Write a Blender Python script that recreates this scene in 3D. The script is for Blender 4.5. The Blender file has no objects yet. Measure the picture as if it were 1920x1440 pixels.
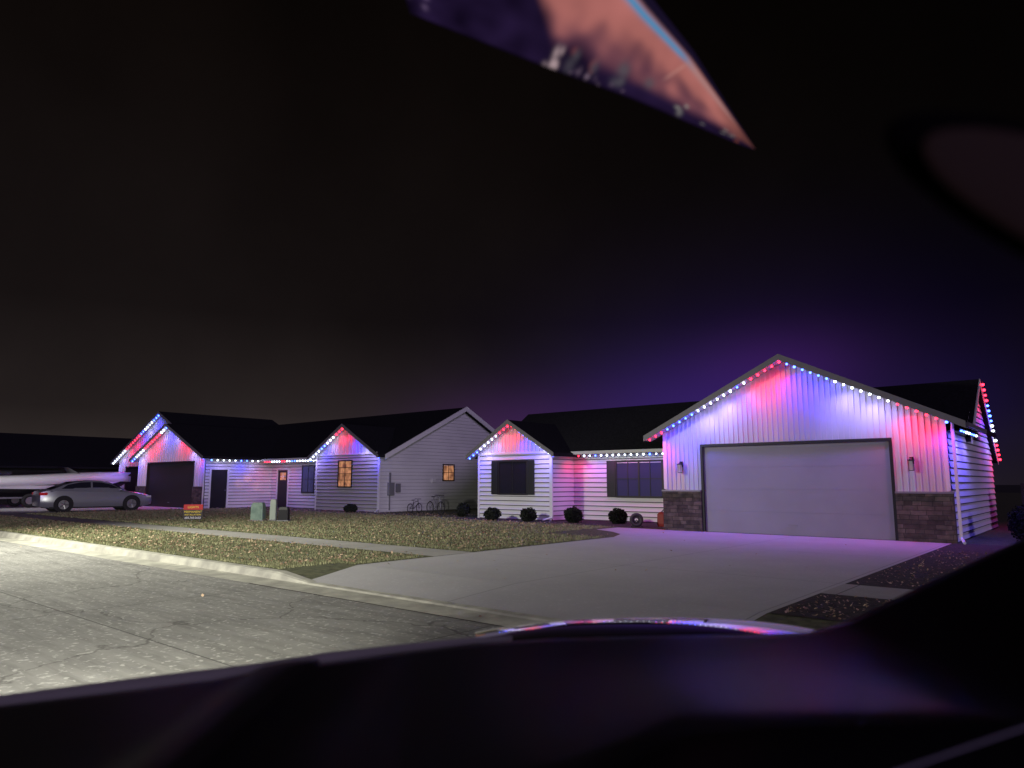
import bpy, math, random
from mathutils import Vector, Matrix, Euler
from mathutils import noise as mn
random.seed(7)
S=bpy.context.scene
S.view_settings.view_transform='Standard'
S.view_settings.look='None'
S.view_settings.exposure=0
COL=S.collection

# ---------------------------------------------------------------- materials
def mat(name,col=(.5,.5,.5),rough=.7,metal=0,emit=None,es=0,spec=.5):
    m=bpy.data.materials.new(name); m.use_nodes=True
    b=m.node_tree.nodes['Principled BSDF']
    b.inputs['Base Color'].default_value=(*col,1); b.inputs['Roughness'].default_value=rough
    b.inputs['Metallic'].default_value=metal; b.inputs['Specular IOR Level'].default_value=spec
    if emit:
        b.inputs['Emission Color'].default_value=(*emit,1); b.inputs['Emission Strength'].default_value=es
    return m
def N(m,t,**k):
    n=m.node_tree.nodes.new(t)
    for a,v in k.items(): setattr(n,a,v)
    return n
def noisy(m,c1,c2,scale=3,detail=6,bump=0,bscale=None,stretch=(1,1,1),lo=.35,hi=.65):
    nt=m.node_tree; b=nt.nodes['Principled BSDF']; L=nt.links.new
    g=N(m,'ShaderNodeNewGeometry'); mp=N(m,'ShaderNodeMapping'); mp.inputs['Scale'].default_value=stretch
    L(g.outputs['Position'],mp.inputs['Vector'])
    n=N(m,'ShaderNodeTexNoise'); n.inputs['Scale'].default_value=scale; n.inputs['Detail'].default_value=detail
    L(mp.outputs[0],n.inputs['Vector'])
    r=N(m,'ShaderNodeValToRGB'); r.color_ramp.elements[0].position=lo; r.color_ramp.elements[1].position=hi
    r.color_ramp.elements[0].color=(*c1,1); r.color_ramp.elements[1].color=(*c2,1)
    L(n.outputs['Fac'],r.inputs['Fac']); L(r.outputs['Color'],b.inputs['Base Color'])
    if bump:
        n2=N(m,'ShaderNodeTexNoise'); n2.inputs['Scale'].default_value=bscale or scale*6; n2.inputs['Detail'].default_value=4
        L(mp.outputs[0],n2.inputs['Vector'])
        bp=N(m,'ShaderNodeBump'); bp.inputs['Strength'].default_value=bump; bp.inputs['Distance'].default_value=.02
        L(n2.outputs['Fac'],bp.inputs['Height']); L(bp.outputs[0],b.inputs['Normal'])
    return mp,r
M={}
M['siding']=mat('white_siding',(.68,.68,.70),.5); noisy(M['siding'],(.65,.65,.67),(.72,.72,.74),.6,3)
M['sidegrey']=mat('grey_siding',(.45,.45,.45),.5); noisy(M['sidegrey'],(.44,.44,.44),(.5,.5,.5),.6,3)
M['lapshade']=mat('siding_lap_shade',(.15,.15,.16),.8)  # darker than the siding: paints the shadow line under each lap
M['lapshadeend']=mat('siding_lap_shade_pale',(.5,.5,.52),.8)  # same painted lap shadow, paler for the gable end
M['batten']=mat('white_board',(.6,.6,.62),.5); noisy(M['batten'],(.56,.56,.59),(.66,.66,.69),1,3,stretch=(1,1,.3))
M['trim']=mat('white_trim',(.74,.74,.76),.45)
M['fascia']=mat('fascia_board',(.18,.175,.185),.55)
M['soffit']=mat('soffit',(.5,.5,.52),.6)
M['dark']=mat('black_trim',(.008,.008,.010),.5)
M['shutter']=mat('shutter',(.012,.013,.016),.5)
M['door']=mat('painted_steel_door',(.3,.3,.36),.5); noisy(M['door'],(.245,.235,.28),(.28,.27,.32),.8,5,.12,60)
M['doordark']=mat('dark_door',(.010,.010,.012),.5)
M['roof']=mat('shingle_roof',(.02,.02,.022),.95)
def roofmat():
    m=M['roof'];nt=m.node_tree;L=nt.links.new;b=nt.nodes['Principled BSDF']
    g=N(m,'ShaderNodeNewGeometry');v=N(m,'ShaderNodeTexVoronoi');mp=N(m,'ShaderNodeMapping');mp.inputs['Scale'].default_value=(4,7,7)
    L(g.outputs['Position'],mp.inputs[0]);L(mp.outputs[0],v.inputs['Vector'])
    r=N(m,'ShaderNodeValToRGB');r.color_ramp.elements[0].color=(.010,.010,.013,1);r.color_ramp.elements[1].color=(.026,.026,.032,1)
    L(v.outputs['Color'],r.inputs['Fac']);L(r.outputs[0],b.inputs['Base Color'])
    b.inputs['Specular IOR Level'].default_value=.1
roofmat()
M['glass']=mat('window_glass',(.02,.02,.03),.08,0,spec=.8)
M['paneblue']=mat('dim_window_glass',(.03,.03,.06),.12,0,(.10,.10,.28),.16)
M['warm']=mat('lit_window_glass',(.3,.15,.05),.3,0,(1,.38,.12),.5)
def warmpat():
    m=M['warm'];nt=m.node_tree;L=nt.links.new;b=nt.nodes['Principled BSDF']
    g=N(m,'ShaderNodeNewGeometry');n=N(m,'ShaderNodeTexNoise');n.inputs['Scale'].default_value=3.5
    L(g.outputs['Position'],n.inputs['Vector'])
    r=N(m,'ShaderNodeValToRGB');r.color_ramp.elements[0].position=.35;r.color_ramp.elements[1].position=.65
    r.color_ramp.elements[0].color=(.16,.06,.04,1);r.color_ramp.elements[1].color=(1,.45,.22,1)
    L(n.outputs['Fac'],r.inputs['Fac']);L(r.outputs[0],b.inputs['Emission Color'])
warmpat()
def stone():
    m=mat('stone_veneer',(.2,.18,.16),.85);nt=m.node_tree;L=nt.links.new;b=nt.nodes['Principled BSDF']
    g=N(m,'ShaderNodeNewGeometry');mp=N(m,'ShaderNodeMapping');mp.inputs['Rotation'].default_value=(math.radians(90),0,0)
    wn=N(m,'ShaderNodeTexNoise');wn.inputs['Scale'].default_value=2.5;L(g.outputs['Position'],wn.inputs['Vector'])
    av=N(m,'ShaderNodeVectorMath',operation='MULTIPLY_ADD');av.inputs[1].default_value=(.12,0,.06);L(wn.outputs['Color'],av.inputs[0]);L(g.outputs['Position'],av.inputs[2])
    L(av.outputs[0],mp.inputs[0])
    br=N(m,'ShaderNodeTexBrick');br.inputs['Scale'].default_value=2.2;br.inputs['Mortar Size'].default_value=.012
    br.inputs['Color1'].default_value=(.055,.043,.040,1);br.inputs['Color2'].default_value=(.14,.115,.10,1);br.inputs['Mortar'].default_value=(.03,.028,.028,1)
    br.inputs['Row Height'].default_value=.26;br.inputs['Brick Width'].default_value=.8;br.squash=.6;br.squash_frequency=3
    n=N(m,'ShaderNodeTexNoise');n.inputs['Scale'].default_value=5;L(g.outputs['Position'],n.inputs['Vector'])
    L(mp.outputs[0],br.inputs['Vector'])
    mx=N(m,'ShaderNodeMixRGB');mx.blend_type='MULTIPLY';mx.inputs[0].default_value=.8
    r=N(m,'ShaderNodeValToRGB');r.color_ramp.elements[0].position=.3;r.color_ramp.elements[0].color=(.35,.35,.35,1);r.color_ramp.elements[1].position=.7;r.color_ramp.elements[1].color=(1.3,1.2,1.15,1)
    L(n.outputs['Fac'],r.inputs['Fac']);L(br.outputs['Color'],mx.inputs[1]);L(r.outputs[0],mx.inputs[2]);L(mx.outputs[0],b.inputs['Base Color'])
    bp=N(m,'ShaderNodeBump');bp.inputs['Distance'].default_value=.03;bp.inputs['Strength'].default_value=.8
    ad=N(m,'ShaderNodeMath',operation='SUBTRACT');L(n.outputs['Fac'],ad.inputs[0]);L(br.outputs['Fac'],ad.inputs[1]);L(ad.outputs[0],bp.inputs['Height']);L(bp.outputs[0],b.inputs['Normal'])
    return m
M['stone']=stone()
def paving(name,c1,c2,joint_u,joint_v,crack=True,streak=True,jd=.3):
    m=mat(name,c1,.85);nt=m.node_tree;L=nt.links.new;b=nt.nodes['Principled BSDF']
    g=N(m,'ShaderNodeNewGeometry');pos=g.outputs['Position']
    n=N(m,'ShaderNodeTexNoise');n.inputs['Scale'].default_value=.9;n.inputs['Detail'].default_value=9;n.inputs['Roughness'].default_value=.65
    L(pos,n.inputs['Vector'])
    r=N(m,'ShaderNodeValToRGB');r.color_ramp.elements[0].position=.3;r.color_ramp.elements[1].position=.72
    r.color_ramp.elements[0].color=(*c1,1);r.color_ramp.elements[1].color=(*c2,1);L(n.outputs['Fac'],r.inputs['Fac'])
    out=r.outputs[0]
    def mul(out,fac_socket,col,amt=1):
        mx=N(m,'ShaderNodeMixRGB');mx.blend_type='MIX';mx.inputs[2].default_value=(*col,1)
        if amt!=1:
            q=N(m,'ShaderNodeMath',operation='MULTIPLY');q.inputs[1].default_value=amt;L(fac_socket,q.inputs[0]);fac_socket=q.outputs[0]
        L(fac_socket,mx.inputs[0]);L(out,mx.inputs[1]);return mx.outputs[0]
    if streak:
        mp=N(m,'ShaderNodeMapping');mp.inputs['Scale'].default_value=(.5,4.5,1);L(pos,mp.inputs[0])
        st=N(m,'ShaderNodeTexNoise');st.inputs['Scale'].default_value=1.6;st.inputs['Detail'].default_value=8;st.inputs['Roughness'].default_value=.65;L(mp.outputs[0],st.inputs['Vector'])
        s2=N(m,'ShaderNodeValToRGB');s2.color_ramp.elements[0].position=.40;s2.color_ramp.elements[1].position=.70;L(st.outputs['Fac'],s2.inputs['Fac'])
        out=mul(out,s2.outputs[0],tuple(c*.52 for c in c1),.68)
    sp=N(m,'ShaderNodeTexNoise');sp.inputs['Scale'].default_value=15;sp.inputs['Detail'].default_value=4;L(pos,sp.inputs['Vector'])
    sr=N(m,'ShaderNodeValToRGB');sr.color_ramp.elements[0].position=.58;sr.color_ramp.elements[1].position=.67;L(sp.outputs['Fac'],sr.inputs['Fac'])
    out=mul(out,sr.outputs[0],tuple(min(1,c*1.7) for c in c2),.7 if streak else .15)
    if crack:
        wn=N(m,'ShaderNodeTexNoise');wn.inputs['Scale'].default_value=1.3;wn.inputs['Detail'].default_value=5;L(pos,wn.inputs['Vector'])
        av=N(m,'ShaderNodeVectorMath',operation='MULTIPLY_ADD');av.inputs[1].default_value=(1.3,1.3,0);L(wn.outputs['Color'],av.inputs[0]);L(pos,av.inputs[2])
        vo=N(m,'ShaderNodeTexVoronoi',feature='DISTANCE_TO_EDGE');vo.inputs['Scale'].default_value=.27;L(av.outputs[0],vo.inputs['Vector'])
        cr=N(m,'ShaderNodeMapRange');cr.inputs['From Min'].default_value=.002;cr.inputs['From Max'].default_value=.007;cr.inputs['To Min'].default_value=1;cr.inputs['To Max'].default_value=0
        L(vo.outputs['Distance'],cr.inputs['Value']);out=mul(out,cr.outputs[0],(.06,.055,.05),.6)
    sx=N(m,'ShaderNodeSeparateXYZ');L(pos,sx.inputs[0])
    for ax,sp_,off in (('X',joint_u[0],joint_u[1]),('Y',joint_v[0],joint_v[1])):
        if not sp_: continue
        a=N(m,'ShaderNodeMath',operation='ADD');a.inputs[1].default_value=1000*sp_-off;L(sx.outputs[ax],a.inputs[0])
        q=N(m,'ShaderNodeMath',operation='MODULO');q.inputs[1].default_value=sp_;L(a.outputs[0],q.inputs[0])
        l=N(m,'ShaderNodeMath',operation='LESS_THAN');l.inputs[1].default_value=.022;L(q.outputs[0],l.inputs[0])
        out=mul(out,l.outputs[0],tuple(c*jd for c in c1),.85)
    L(out,b.inputs['Base Color'])
    bp=N(m,'ShaderNodeBump');bp.inputs['Strength'].default_value=.4;bp.inputs['Distance'].default_value=.008
    bn=N(m,'ShaderNodeTexNoise');bn.inputs['Scale'].default_value=25;bn.inputs['Detail'].default_value=5;L(pos,bn.inputs['Vector']);L(bn.outputs['Fac'],bp.inputs['Height']);L(bp.outputs[0],b.inputs['Normal'])
    return m
M['street']=paving('street_concrete',(.23,.225,.21),(.33,.325,.305),(4.6,-1.0),(3.5,3.45))
M['drive']=paving('driveway_concrete',(.42,.41,.42),(.48,.47,.48),(3.7,.4),(4.6,11.5),False,False,.62)
M['walk']=paving('sidewalk_concrete',(.28,.27,.25),(.38,.37,.35),(1.5,0),(0,0),False,False)
M['curb']=mat('curb_concrete',(.45,.44,.38),.8); noisy(M['curb'],(.32,.31,.27),(.52,.51,.43),3,8,.4,30)
M['lawn']=mat('lawn_soil',(.05,.06,.02),.95); noisy(M['lawn'],(.06,.065,.03),(.13,.135,.065),8,10,1,80)
M['bed']=mat('mulch',(.03,.022,.02),.95); noisy(M['bed'],(.010,.008,.008),(.055,.04,.036),9,8,1,60)
M['ground']=mat('dark_ground',(.02,.02,.015),.95); noisy(M['ground'],(.010,.011,.008),(.022,.023,.016),1,6)
M['blade']=mat('grass_blade',(.07,.09,.03),.8); noisy(M['blade'],(.16,.18,.08),(.42,.42,.22),3,8)
M['leaf']=mat('dry_leaf',(.2,.12,.06),.8); noisy(M['leaf'],(.18,.105,.06),(.62,.46,.30),12,3)
M['shrub']=mat('shrub_leaf',(.03,.04,.025),.85,spec=.1); noisy(M['shrub'],(.010,.013,.010),(.035,.04,.03),14,3)
M['silver']=mat('silver_paint',(.36,.37,.40),.28,.5)
M['white']=mat('gelcoat_white',(.78,.78,.78),.3)
M['tyre']=mat('rubber',(.015,.015,.015),.8)
M['hose']=mat('hose_rubber',(.05,.045,.05),.7)
M['rim']=mat('alloy',(.45,.45,.47),.3,.8)
M['bikerim']=mat('bicycle_rim',(.12,.12,.13),.4,.6)
M['red']=mat('tail_lamp_red',(.4,.01,.02),.3,0,(1,.02,.03),.12)
M['lens']=mat('headlamp_lens',(.6,.6,.6),.1)
M['green']=mat('utility_green',(.16,.26,.19),.6); noisy(M['green'],(.15,.23,.18),(.23,.33,.25),5,4)
M['palegreen']=mat('utility_pale_green',(.36,.42,.34),.6)
M['metal']=mat('painted_metal_grey',(.25,.25,.27),.5,.3)
M['wood']=mat('fence_wood',(.09,.07,.06),.8); noisy(M['wood'],(.03,.025,.022),(.08,.06,.05),4,5,stretch=(1,1,.2))
M['signred']=mat('sign_red',(.45,.012,.012),.5); M['signblack']=mat('sign_black',(.02,.015,.015),.5)
M['signyellow']=mat('sign_yellow',(.8,.6,.05),.5); M['signwhite']=mat('sign_white',(.8,.8,.8),.5)
M['redplastic']=mat('red_plastic',(.25,.01,.012),.5)

# ---------------------------------------------------------------- builders
class B:
    def __init__(s): s.v=[];s.f=[]
    def quad(s,*p):
        i=len(s.v); s.v+= [tuple(q) for q in p]; s.f.append(tuple(range(i,i+len(p))))
    def box(s,x0,x1,y0,y1,z0,z1):
        i=len(s.v)
        s.v+=[(x0,y0,z0),(x1,y0,z0),(x1,y1,z0),(x0,y1,z0),(x0,y0,z1),(x1,y0,z1),(x1,y1,z1),(x0,y1,z1)]
        s.f+=[tuple(i+k for k in q) for q in ((0,3,2,1),(4,5,6,7),(0,1,5,4),(1,2,6,5),(2,3,7,6),(3,0,4,7))]
    def slab(s,p0,p1,p2,p3,t):
        i=len(s.v); ps=[Vector(p) for p in (p0,p1,p2,p3)]
        s.v+=[tuple(p) for p in ps]+[(p.x,p.y,p.z-t) for p in ps]
        s.f+=[tuple(i+k for k in q) for q in ((0,1,2,3),(7,6,5,4),(0,4,5,1),(1,5,6,2),(2,6,7,3),(3,7,4,0))]
    def tube(s,p,q,r,n=8,r2=None):
        p=Vector(p);q=Vector(q);d=(q-p).normalized();r2=r if r2 is None else r2
        a=d.orthogonal().normalized();b=d.cross(a);i=len(s.v)
        for c,rr in ((p,r),(q,r2)):
            for k in range(n):
                t=2*math.pi*k/n; s.v.append(tuple(c+rr*(a*math.cos(t)+b*math.sin(t))))
        for k in range(n):
            s.f.append((i+k,i+(k+1)%n,i+n+(k+1)%n,i+n+k))
        s.f.append(tuple(i+k for k in range(n-1,-1,-1))); s.f.append(tuple(i+n+k for k in range(n)))
    def torus(s,c,R,r,axis='y',n=20,m=6):
        i=len(s.v);c=Vector(c)
        for a in range(n):
            t=2*math.pi*a/n
            for b_ in range(m):
                p=2*math.pi*b_/m; rr=R+r*math.cos(p); h=r*math.sin(p)
                o={'y':(rr*math.cos(t),h,rr*math.sin(t)),'x':(h,rr*math.cos(t),rr*math.sin(t)),'z':(rr*math.cos(t),rr*math.sin(t),h)}[axis]
                s.v.append(tuple(c+Vector(o)))
        for a in range(n):
            for b_ in range(m):
                s.f.append((i+a*m+b_,i+((a+1)%n)*m+b_,i+((a+1)%n)*m+(b_+1)%m,i+a*m+(b_+1)%m))
    def loft(s,rings,cap=True,closed=True):
        i=len(s.v);n=len(rings[0])
        for r in rings: s.v+=[tuple(p) for p in r]
        for a in range(len(rings)-1):
            for k in range(n if closed else n-1):
                s.f.append((i+a*n+k,i+a*n+(k+1)%n,i+(a+1)*n+(k+1)%n,i+(a+1)*n+k))
        if cap:
            s.f.append(tuple(i+k for k in range(n-1,-1,-1))); s.f.append(tuple(i+(len(rings)-1)*n+k for k in range(n)))
    def sphere(s,c,r,n=12,m=8,sc=(1,1,1)):
        rings=[]
        for a in range(1,m):
            p=math.pi*a/m
            rings.append([(c[0]+sc[0]*r*math.sin(p)*math.cos(2*math.pi*k/n),c[1]+sc[1]*r*math.sin(p)*math.sin(2*math.pi*k/n),c[2]+sc[2]*r*math.cos(p)) for k in range(n)])
        s.loft(rings)
def mk(name,b,m,parent=None,label=None,smooth=False,local=False,kind=None,bevel=0,m2=None,f2=()):
    me=bpy.data.meshes.new(name)
    v=b.v
    off=Vector((0,0,0))
    if parent and not local:
        o=parent; 
        while o: off+=o.location; o=o.parent
        v=[(p[0]-off.x,p[1]-off.y,p[2]-off.z) for p in v]
    me.from_pydata(v,[],b.f); me.materials.append(m); me.update()
    if smooth:
        for p in me.polygons: p.use_smooth=True
    if m2:
        me.materials.append(m2)
        for i in f2: me.polygons[i].material_index=1
    ob=bpy.data.objects.new(name,me); COL.objects.link(ob)
    if parent: ob.parent=parent
    if label: ob['label']=label
    if kind: ob['kind']=kind
    if bevel:
        md=ob.modifiers.new('bevel','BEVEL'); md.width=bevel; md.segments=2; md.limit_method='ANGLE'
    return ob
def thing(name,loc,label,cat,rot=0,scale=1,group=None):
    e=bpy.data.objects.new(name,None); e.location=loc; e.rotation_euler=(0,0,rot); e.scale=(scale,)*3
    e.empty_display_size=.2; COL.objects.link(e); e['label']=label; e['category']=cat
    if group: e['group']=group
    return e

def P(o,base,a,out,z): return (a,base-out,z) if o=='F' else (base+out,a,z)
def wbox(b,o,base,a0,a1,o0,o1,z0,z1):
    if o=='F': b.box(a0,a1,base-o1,base-o0,z0,z1)
    else: b.box(base+o0,base+o1,a0,a1,z0,z1)
def siding(b,o,base,a0,a1,z0,z1,span=None,openings=(),ex=.185,gr=.035):
    z=z0
    if not hasattr(b,'g'): b.g=[]
    while z<z1-.01:
        zt=min(z+ex,z1); zm=(z+zt)/2
        segs=[(a0,a1,a0,a1)]
        if span:
            l0,h0=span(z); l1,h1=span(zt); segs=[(max(a0,l0),min(a1,h0),max(a0,l1),min(a1,h1))]
        res=[]
        for s in segs:
            cur=[s]
            for (p,q,r,t) in openings:
                if r<zm<t:
                    nx=[]
                    for (c,d,e,f) in cur:
                        if q<=c or p>=d: nx.append((c,d,e,f)); continue
                        if p>c: nx.append((c,p,e,p))
                        if q<d: nx.append((q,d,q,f))
                    cur=nx
            res+=cur
        for (c,d,e,f) in res:
            if d-c<.01: continue
            g=min(gr,(zt-z)*.4)
            b.quad(P(o,base,c,.034,z+g),P(o,base,d,.034,z+g),P(o,base,f,.006,zt),P(o,base,e,.006,zt))
            b.g.append(len(b.f)); b.quad(P(o,base,c,.006,z),P(o,base,d,.006,z),P(o,base,d,.034,z+g),P(o,base,c,.034,z+g))
        z=zt
def mks(b,m,parent,label=None,gm='lapshade'): return mk('wall',b,m,parent,label,m2=M[gm],f2=b.g)
def boards(b,o,base,a0,a1,z0,topf,openings=(),sp=.3,bw=.045):
    br=set([a0,a1]); a=a0
    while a<a1: br.add(round(a,4)); a+=sp
    for q in openings:
        for e in q[:2]:
            if a0<e<a1: br.add(e)
    mid=(a0+a1)/2; br.add(mid); br=sorted(br)
    def segs(am):
        cur=[(z0,None)]
        for (p,q,r,t) in openings:
            if p<am<q:
                nx=[]
                if r>z0+.01: nx.append((z0,r))
                nx.append((t,None)); cur=nx
        return cur
    for c,d in zip(br,br[1:]):
        if d-c<1e-3: continue
        for (lo,hi) in segs((c+d)/2):
            t0=topf(c) if hi is None else hi; t1=topf(d) if hi is None else hi
            if max(t0,t1)<=lo: continue
            b.quad(P(o,base,c,.002,lo),P(o,base,d,.002,lo),P(o,base,d,.002,max(t1,lo)),P(o,base,c,.002,max(t0,lo)))
    a=a0+sp/2
    while a<a1:
        for (lo,hi) in segs(a):
            t=topf(a) if hi is None else hi
            if t>lo+.03: wbox(b,o,base,a-bw/2,a+bw/2,.004,.03,lo,t)
        a+=sp
def window(parent,o,base,a0,a1,z0,z1,glass,nx=2,nz=2,frame='dark',shut=0,label=None,split=False):
    w=B(); wbox(w,o,base,a0,a1,.02,.03,z0,z1)
    win=mk('window',w,glass,parent,label)
    f=B();t=.06
    wbox(f,o,base,a0-t,a0,.0,.06,z0-t,z1+t);wbox(f,o,base,a1,a1+t,.0,.06,z0-t,z1+t)
    wbox(f,o,base,a0,a1,.0,.06,z1,z1+t);wbox(f,o,base,a0,a1,.0,.075,z0-t,z0)
    for i in range(1,nx):
        a=a0+(a1-a0)*i/nx; wd=.035 if (split and i==nx//2) else .014
        wbox(f,o,base,a-wd,a+wd,.03,.05,z0,z1)
    for i in range(1,nz):
        z=z0+(z1-z0)*i/nz; wbox(f,o,base,a0,a1,.031,.048,z-.014,z+.014)
    mk('frame',f,M[frame],win)
    if shut:
        for a in (a0-t-.01-shut,a1+t+.01):
            s=B(); wbox(s,o,base,a,a+shut,.03,.06,z0-.05,z1+.05)
            wbox(s,o,base,a,a+.05,.06,.075,z0-.05,z1+.05);wbox(s,o,base,a+shut-.05,a+shut,.06,.075,z0-.05,z1+.05)
            k=z0-.02
            while k<z1: wbox(s,o,base,a+.05,a+shut-.05,.06,.07,k,k+.035); k+=.07
            mk('shutter',s,M['shutter'],parent)
    return win
def front_roof(parent,c,half,zp,sl,v0,v1,t=.14,name='roof',fas='fascia',vr=None):
    r=B(); ze=zp-sl*half
    r.slab((c-half,v0,ze),(c,v0,zp),(c,v1,zp),(c-half,v1,ze),t)
    r.slab((c,v0,zp),(c+half,v0,ze),(c+half,vr or v1,ze),(c,v1,zp),t)
    ro=mk(name,r,M['roof'],parent)
    f=B()
    for s in (-1,1):
        p0=(c+s*half,v0-.03,ze+.01);p1=(c,v0-.03,zp+.01)
        f.slab(p0,p1,(c,v0-.003,zp+.01),(c+s*half,v0-.003,ze+.01),.18)
    mk('fascia',f,M[fas],ro)
    sf=B()
    for s in (-1,1):
        sf.slab((c+s*half,v0+.01,ze-t-.004),(c,v0+.01,zp-t-.004),(c,v0+.5,zp-t-.004),(c+s*half,v0+.5,ze-t-.004),.01)
    mk('soffit',sf,M['soffit'],ro)
    return ro
def garage_door(parent,o,base,a0,a1,z1,m,rows=4,trim='dark'):
    d=B();h=z1/rows
    for i in range(rows):
        wbox(d,o,base,a0,a1,-.06,-.03,i*h+.0015,(i+1)*h-.0015 if i<rows-1 else z1)
    wbox(d,o,base,a0,a1,-.09,-.061,0,z1)
    dd=mk('garage_door',d,m,parent)
    f=B();t=.075
    wbox(f,o,base,a0-t,a0,-.08,.05,0,z1+t);wbox(f,o,base,a1,a1+t,-.08,.05,0,z1+t);wbox(f,o,base,a0,a1,-.08,.05,z1,z1+t)
    wbox(f,o,base,a0,a1,-.06,-.02,0,.012)
    mk('frame',f,M[trim],dd)
    hnd=B(); c=(a0+a1)/2; wbox(hnd,o,base,c-.12,c+.12,-.03,-.005,.28,.31); mk('handle',hnd,M['metal'],dd)
    return dd
def part(name,m,parent,*boxes,label=None):
    for q in boxes:
        b=B(); wbox(b,*q); mk(name,b,m,parent,label)
def downspout(parent,x,y,z1,out=(0,-1)):
    d=B(); d.box(x-.035,x+.035,y-.03,y+.03,.12,z1); d.tube((x,y,.14),(x+out[0]*.35,y+out[1]*.35,.05),.035)
    d.tube((x,y,z1-.02),(x+.05,y-.25,z1+.22),.035)
    mk('downspout',d,M['trim'],parent)

# ================================================================ RIGHT HOUSE
H1=thing('house',(-11,24,0),'white ranch house with wide garage, stone base and glowing colored lights','house')
V=20.85; a0,a1=-11.05,-3.13; c=(a0+a1)/2; zp=5.17; sl=.49
rf=lambda a: zp-.16-sl*abs(a-c)
op=[(-9.72,-4.46,0,2.6)]
b=B(); boards(b,'F',V,a0,a1,1.27,rf,op,sp=.15,bw=.032)
mk('wall',b,M['batten'],H1,'white vertical board and batten garage front')
part('stone_base',M['stone'],H1,('F',V,a0-.05,-9.80,-.05,.09,0,1.22),('F',V,-4.38,a1+.05,-.05,.09,0,1.22),label='brown stone veneer beside the garage door')
part('ledge',M['metal'],H1,('F',V,a0-.07,-9.80,0,.13,1.222,1.27),('F',V,-4.38,a1+.07,0,.13,1.222,1.27))
garage_door(H1,'F',V,-9.72,-4.46,2.6,M['door'])
part('corner_trim',M['trim'],H1,('F',V,a0-.03,a0+.09,.001,.04,1.292,3.1),('F',V,a1-.09,a1+.0,.001,.04,1.292,3.1))
front_roof(H1,c,4.45,zp,sl,20.4,26.4)
RV,RZ=26.6,4.75; F0,FZ=23.75,2.95; K1,KZ=29.45,2.3
def span_main(z):
    if z<=2.2: return (20.86,29.2)
    rear=RV+(RZ-.1-z)*(K1-RV)/(RZ-KZ)
    if z<=2.8: return (20.86,min(29.2,rear))
    return (max(23.9,RV-(RZ-.12-z)*(RV-F0)/(RZ-FZ)),rear)
b=B(); siding(b,'R',-3.13,20.86,29.2,0,4.6,span_main)
mks(b,M['siding'],H1,'long side wall with white lap siding')
b=B();b.box(a0,a0+.05,V+.1,26,0,3.05);mk('wall',b,M['siding'],H1)
b=B();b.box(-21,-3.2,29.1,29.2,0,2.3);mk('wall',b,M['siding'],H1)
r=B()
r.slab((-21.3,F0,2.78),(-2.98,F0,2.78),(-2.98,RV,RZ),(-21.3,RV,RZ),.14)
r.slab((-21.3,RV,RZ),(-2.98,RV,RZ),(-2.98,K1,KZ),(-21.3,K1,KZ),.14)
ro=mk('roof',r,M['roof'],H1)
for y0,y1,z0,z1 in ((F0,RV,2.78,RZ),(RV,K1,RZ,KZ)):
    f=B(); f.slab((-2.975,y0,z0+.01),(-2.95,y0,z0+.01),(-2.95,y1,z1+.01),(-2.975,y1,z1+.01),.2); mk('fascia',f,M['trim'],ro)
g=B(); g.box(-17.0,-11.6,23.62,23.74,2.62,2.74); mk('gutter',g,M['trim'],ro)
g=B(); g.box(-2.68,-2.58,20.45,23.7,2.86,2.96); mk('gutter',g,M['fascia'],ro)
b=B(); siding(b,'F',24.2,-17.0,-11.05,0,2.7,None,[(-14.9,-12.95,.99,2.3)]); mks(b,M['siding'],H1,'recessed wall with white lap siding')
b=B(); b.box(-17.0,-11.06,23.76,24.19,2.6,2.61); mk('soffit',b,M['soffit'],H1)
window(H1,'F',24.2,-14.9,-12.95,.99,2.3,M['paneblue'],4,2,'dark',.38,'wide window with dark shutters',True)
V2=22.7;p0,p1=-20.9,-17.0;c2=(p0+p1)/2;zp2=4.07;s2=.6
b=B(); siding(b,'F',V2,p0,p1,0,2.66,None,[(-19.72,-18.25,1.06,2.35)]); siding(b,'R',p1,V2,24.2,0,2.66); b.box(p0,p0+.05,V2+.02,29,0,2.6); mks(b,M['siding'],H1,'white lap siding under the small gable')
b=B(); boards(b,'F',V2,p0,p1,2.76,lambda a: zp2-.15-s2*abs(a-c2),sp=.2,bw=.035); mk('wall',b,M['batten'],H1,'vertical boards in the small gable')
part('corner_trim',M['trim'],H1,('F',V2,p0-.02,p1+.02,0,.06,2.662,2.755),('F',V2,p0-.02,p0+.08,.036,.05,0,2.66),('F',V2,p1-.08,p1+.02,.036,.05,0,2.66))
window(H1,'F',V2,-19.72,-18.25,1.06,2.35,M['glass'],2,1,'dark',.34,'dark window with dark shutters')
front_roof(H1,c2,2.35,zp2,s2,22.3,26.0)
downspout(H1,-16.93,22.62,2.55,(-.6,-1)); downspout(H1,-2.98,20.75,2.85,(.3,-1)); 
for lx in (-10.45,-3.95):
    b=B(); wbox(b,'F',V,lx-.05,lx+.05,.03,.05,1.98,2.16); b.tube((lx,V-.05,2.12),(lx,V-.14,2.15),.01)
    b.box(lx-.07,lx+.07,V-.21,V-.07,2.06,2.085); b.box(lx-.055,lx+.055,V-.195,V-.085,1.80,1.815)
    for dx in (-.055,.045):
        for dy in (-.195,-.095): b.box(lx+dx,lx+dx+.01,V+dy,V+dy+.01,1.815,2.06)
    b.tube((lx,V-.14,2.085),(lx,V-.14,2.14),.055,8,.01)
    la=mk('wall_lantern',b,M['dark'],H1); b=B(); b.box(lx-.04,lx+.04,V-.18,V-.10,1.82,2.055); mk('lamp_glass',b,M['lens'],la)

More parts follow.
